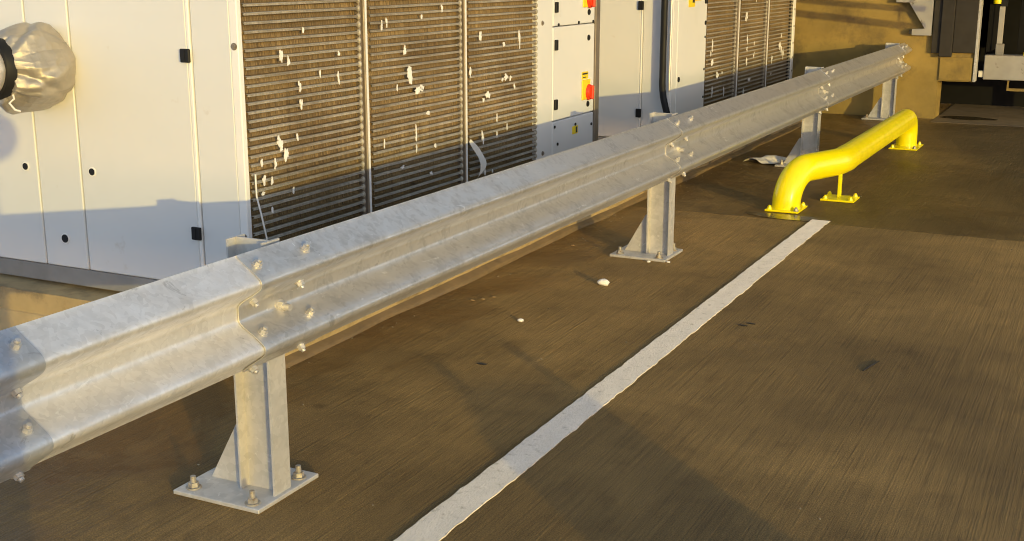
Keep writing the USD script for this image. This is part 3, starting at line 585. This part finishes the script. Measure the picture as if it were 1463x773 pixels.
# ---------------------------------------------------------------- end wall, bracket, loading bay
W0 = 9.885
ew = thing('end_wall', 'ochre concrete end wall and pier behind the far end of the guard rail', 'wall')
wall = prism([(-12, -.02), (.336, -.02), (.336, .362), (.654, .362), (.654, 4.2), (-12, 4.2)], (W0, W0 + .33), 'y')
obj('wall', wall, 'wall_concrete', ew, 20)
obj('repair_ledge', box(.346, .640, W0 - .020, W0 - .0, .372, .590, .004), 'wall_concrete', ew, 20)
obj('corner_angle', [box(.655, .676, W0 - .03, W0 + .12, .366, 4.2, .002)], 'galvanised_post', ew, 20)
dp = thing('bay_panel', 'dark brown panels on the wall beside the loading bay', 'wall_panel')  # near-black brown panels, stepped along the lower edge
obj('wall_panel', box(.262, .337, W0 - .05, W0 - .001, .626, 3.2, .004), 'dark_brown', dp, 20)
obj('wall_panel', box(.3375, .452, W0 - .075, W0 - .021, .595, 3.2, .004), 'dark_brown', dp, 20)
obj('wall_panel', box(.4535, .654, W0 - .048, W0 - .001, .634, 3.2, .004), 'dark_brown', dp, 20)
bk = thing('wall_bracket', 'grey steel bracket plate with sloping edge bolted to the end wall', 'bracket')
obj('bracket_plate', prism([(.078, .790), (.256, .790), (.256, 1.45), (-.01, 1.45), (-.01, 1.094), (.035, 1.094), (.192, .852), (.078, .848)], (W0 - .075, W0 - .063), 'y'), 'grey_steel', bk, 20)
obj('bracket_arm', box(-.085, .113, W0 - .085, W0 - .0755, 1.094, 1.14, .002), 'grey_steel', bk, 20)
obj('bracket_web', [box(.236, .252, W0 - .0625, W0, .80, 1.45), box(.05, .078, W0 - .075, W0, .80, .84)], 'dark_brown', bk, 20)
# bay interior, its shade put into near-black surfaces
lbay = thing('loading_bay', 'loading bay opening with shade painted as black surfaces at the right end of the wall', 'loading bay')
obj('back_shade_sheet', box(-.6, 5, 11.35, 11.42, 0, 4.2), 'painted_bay_shade', lbay, 20)
obj('bay_ceiling', box(-.6, 5, W0 + .331, 11.349, 2.4, 2.5), 'painted_bay_shade', lbay, 20)
obj('side_shade_sheet', box(.70, .74, W0 + .50, 11.349, .62, 2.39), 'painted_bay_shade', lbay, 20)
obj('inner_shade_sheet', box(-.6, -.55, W0 + .331, 11.349, 0, 2.39), 'painted_bay_shade', lbay, 20)
for x in (.95, 1.12, 1.3): obj('shade_strip', box(x, x + .13, 10.75, 10.765, .60, 2.39, .003), 'painted_bay_shade', lbay, 20)
pf = thing('lift_platform', 'worn grey steel platform edge with an upright in the dark bay', 'platform')
obj('edge_beam', box(.70, 2.4, 10.3, 10.5, .357, .592, .006), 'grey_steel', pf, 20)
obj('upright', box(.793, .842, 10.34, 10.39, .70, 1.052, .003), 'grey_steel', pf, 20)
obj('upright_socket', box(.788, .862, 10.335, 10.40, .5925, .699, .004), 'base_steel', pf, 20)
obj('yellow_cap', cyl((.766, 10.36, 1.078), (0, 0, 1), .036, .5, 24), 'yellow_paint', pf, 30)
obj('cap_bracket', box(.80, .86, 10.35, 10.38, 1.0525, 1.5), 'black_plastic', pf, 20)
obj('stop_block', box(.655, .699, 10.31, 10.37, .377, .437, .004), 'white_debris', pf, 20)
obj('leg', box(1.9, 2.0, 10.34, 10.44, -.002, .3565), 'grey_steel', pf, 20)
obj('hanger', box(.922, .936, 10.36, 10.40, .25, .3565), 'wall_concrete', pf, 20)
obj('hanger_bar', box(.937, 1.2, 10.36, 10.40, .25, .275), 'wall_concrete', pf, 20)
obj('clamp', box(1.045, 1.09, 10.33, 10.37, .593, .63, .004), 'yellow_paint', pf, 20)

struct('bay_floor', box(.345, 6, 9.60, 11.345, -.06, .002), 'bay_slab', 'lighter tan concrete apron running into the loading bay', 'apron')
def flat_patch(cx, cy, rx, ry, z, seed):
    a = np.linspace(0, 2 * math.pi, 48, endpoint=False); r = .7 + .6 * meshkit.fbm(np.c_[np.cos(a) * 1.3 + seed, np.sin(a) * 1.3, np.zeros(48)], 3, seed)
    return prism(list(zip(cx + np.cos(a) * rx * r, cy + np.sin(a) * ry * r)), (z - .0012, z), 'z')
tag(obj('wet_patch', flat_patch(.62, 10.02, .26, .15, .0045, 3), 'wet_deck', None, False), 'dark wet patch on the apron beside the foot of the pier', 'puddle', kind='structure')
tag(obj('wet_patch', flat_patch(.27, 4.505, .24, .07, .0012, 8), 'wet_deck', None, False), 'glossy damp patch in front of the near foot of the yellow pipe', 'puddle', kind='structure')
# ---------------------------------------------------------------- litter on the deck
def pebble(r, seed, sq=(1, 1, 1)):
    s = trimesh.creation.icosphere(3, 1.0); v = s.vertices * (r * (.75 + .6 * (meshkit.fbm(s.vertices * 1.4, 3, seed)[:, None])))
    v = v * np.array(sq); v[:, 2] -= v[:, 2].min() + .1 * r; return trimesh.Trimesh(v, s.faces, process=False)
tag(obj('white_lump', T(pebble(.0175, 3, (1.5, 1.0, .9)), (-.088, 2.562, 0)), 'white_debris', None, 30), 'white lump of packing lying nearest the second post', 'litter')
tag(obj('white_lump', T(pebble(.009, 5, (1.4, 1, .8)), (-.166, 1.86, 0)), 'white_debris', None, 30), 'tiny white crumb alone on the deck between the first two posts', 'litter')
tag(obj('twig', tube([(1.220, 1.845, .001), (1.232, 1.90, .002), (1.250, 1.985, .001)], [.003, .004, .002], 8), 'dark_twig', None, 40), 'short black twig lying on the open deck right of the line', 'twig')
for x, y, l in ((.69, 2.255, 'upper dark fleck of the pair right of the white line'), (.668, 2.215, 'lower dark fleck of the pair right of the white line'), (-.05, 1.3, 'single dark fleck left of the white line')):
    tag(obj('dark_fleck', T(pebble(.008, int(x * 99) + 70, (2.4, 1, .25)), (x, y, 0)), 'dark_twig', None, 30), l, 'fleck')
for x, y, l in ((-.50, 2.06, 'left curled tan leaf scrap near the plinth'), (-.47, 2.10, 'middle curled tan leaf scrap near the plinth'), (-.44, 2.15, 'right curled tan leaf scrap near the plinth'), (-.545, 3.25, 'tan scrap below the plinth close to the second post shadow')):
    tag(obj('leaf_scrap', T(pebble(.006, int(abs(x) * 1000), (1.6, 1.1, .5)), (x, y, 0)), 'tan_leaf', None, 30), l, 'leaf scrap')
# crumpled sheet against post three
n = 26; gx, gy = np.meshgrid(np.linspace(0, 1, n), np.linspace(0, 1, n)); pts = np.c_[gx.ravel(), gy.ravel(), np.zeros(n * n)]
hh = np.abs(meshkit.fbm(pts * 1.7, 3, 31) - .5) * .13 + .035 * np.exp(-((gx.ravel() - .38) ** 2 + (gy.ravel() - .5) ** 2) / .05)
rg = 1 - .25 * meshkit.fbm(pts * 4, 3, 9)
V = np.c_[-.54 + .36 * gx.ravel() * rg + .06 * gy.ravel(), 6.38 + .36 * gy.ravel() * rg, .004 + hh * np.minimum(1, 6 * np.minimum(gx.ravel(), 1 - gx.ravel()) + .12)]
F = []
for i in range(n - 1):
    for j in range(n - 1): q = i * n + j; F += [(q, q + 1, q + n + 1), (q, q + n + 1, q + n)]
tag(obj('crumpled_sheet', trimesh.Trimesh(V, F, process=False), 'grey_rag', None, 25), 'crumpled off white sheet lying against the foot of the third post', 'sheet')
gp = []
for q in range(120):
    gx_, gy_ = (-.66 + abs(rng.gauss(0, .10)), rng.uniform(.6, 8.5)) if q < 60 else (rng.uniform(-.6, 1.6), rng.uniform(-.2, 8.5))
    r_ = rng.uniform(.0012, .0032); g_ = trimesh.creation.icosphere(0, r_); g_.apply_scale((1 + rng.random(), 1, .7)); g_.apply_translation((gx_, gy_, r_ * .4)); gp.append(g_)
tag(obj('grit', gp, 'grit', None, 20), 'fine scattered grit on the deck, thickest along the plinth', 'grit', kind='stuff')
for x, y, l in ((.03, -.085, 'white grit at the base plate front of the second post'), (-.06, -.12, 'smaller white grit left of the second post plate bolt')):
    tag(obj('white_lump', T(pebble(.006, int(y * -1000), (1.5, 1, .7)), (x, 3.2 + y, 0)), 'white_debris', None, 20), l, 'litter')

# ---------------------------------------------------------------- added unseen things that cast shadows or block sky light
sd = SUN[:2] / np.linalg.norm(SUN[:2]); pd = np.array([-sd[1] * -1, sd[0] * -1]); pd = np.array([sd[1], -sd[0]])   # pd: perpendicular, to -x -y
def rot_box(c, ax, l, w, z0, z1, ch=.01):
    b = box(0, l, 0, w, z0, z1, ch); a = math.atan2(ax[1], ax[0]); b.apply_transform(trimesh.transformations.rotation_matrix(a, (0, 0, 1))); b.apply_translation((c[0], c[1], 0)); return b
# column added to stand in for the photographer and shade the rail at left
e = np.array([-.417, -.418]) + sd * 3.6 + pd * .03
cb = thing('photographer_stand_in', 'added unseen column behind the viewer at the left', 'caster_column')
q = e + pd * .5
obj('shaft', rot_box(q, -pd, .5, .5, 0, 3.2), 'block_concrete', cb, 20)
obj('base_collar', rot_box(q + pd * .04, -pd, .50, .46, 0, .12), 'block_concrete', cb, 20)
bl_ = q - pd * .49 + np.array([0, 0])
obj('elbow_shadow_disc', cyl((bl_[0], bl_[1], 1.335), (sd[0], sd[1], 0), .105, .07, 28, .09), 'base_steel', cb, 30)  # disc added to cast the rounded shadow of the photographer elbow
# added unseen block casting the broad ground shadow and its two thin stripes
A = np.array([.10, .94]); B = np.array([.41, 1.18]); off = sd * 3.6; hb = 3.6 * math.tan(EL) * 1.05
bb = thing('shadow_caster_block', 'added unseen block with two stubs casting the broad ground shadow', 'block')
obj('block', rot_box(A + off, (B - A), np.linalg.norm(B - A), -.0 + .5, 0, hb) if False else rot_box(B + off, (A - B), np.linalg.norm(B - A), .5, 0, hb), 'block_concrete', bb, 20)
for P, ex in ((A + (B - A) * .06, .028), (B - (B - A) * .07, .046)):
    pz = P + off; obj('shadow_caster_stub', box(pz[0] - .018, pz[0] + .018, pz[1] - .018, pz[1] + .018, hb - .05, hb + ex, .003), 'galvanised_post', bb, 20)
# added unseen skip casting the far right ground shadow
ap = np.array([.18, 9.50]); H = .62; cpos = ap + sd * (H / math.tan(EL))
sk = thing('shadow_caster_box', 'added unseen skip parked beyond the right edge', 'caster_box')
u = np.array([.34, -.94]); w_ = np.array([.94, .34])
obj('body', rot_box(cpos, u, 5.0, 1.9, .12, H), 'grey_steel', sk, 20)
obj('skid', [rot_box(cpos + w_ * .2, u, 5.0, .12, -.002, .119), rot_box(cpos + w_ * 1.5, u, 5.0, .12, -.002, .119)], 'base_steel', sk, 20)
# sloping bars added out of view to cast the stripes on the wall
hg = thing('stripe_shadow_bars', 'added unseen pair of sloping bars casting wall stripes beneath the canopy', 'shadow bar')
DB = 2.0; off3 = np.array([1.18, -1, math.tan(EL) * math.hypot(1.18, 1)]) * DB
a0, a1 = np.array([-1.62, W0, 1.03]) + off3, np.array([.075, W0, .863]) + off3
obj('bar', tube([a0, (a0 + a1) / 2, a1], .034, 12), 'yellow_paint', hg, 40)
obj('bar', tube([a0 + (0, 0, .135), (a0 + a1) / 2 + (0, 0, .135), a1 + (0, 0, .16)], .029, 12), 'yellow_paint', hg, 40)
zt = 3.02
can = thing('added_sky_blocker', 'added unseen canopy projecting from the end wall above the loading bay', 'sky_blocker')  # added out of view to darken the end wall and far slab
obj('blocker_slab', box(-3.2, 9, 6.6, W0 - .002, zt, zt + .22), 'grey_steel', can, 20)
obj('blocker_edge', box(-3.2, 9, 6.55, 6.598, zt - .06, zt + .30), 'base_steel', can, 20)
for f_ in (.08, .92):
    p = a0 + (a1 - a0) * f_; obj('hanger', tube([p, p + (0, 0, .5), (p[0], p[1], zt)], .006, 8), 'grey_steel', hg, 40)
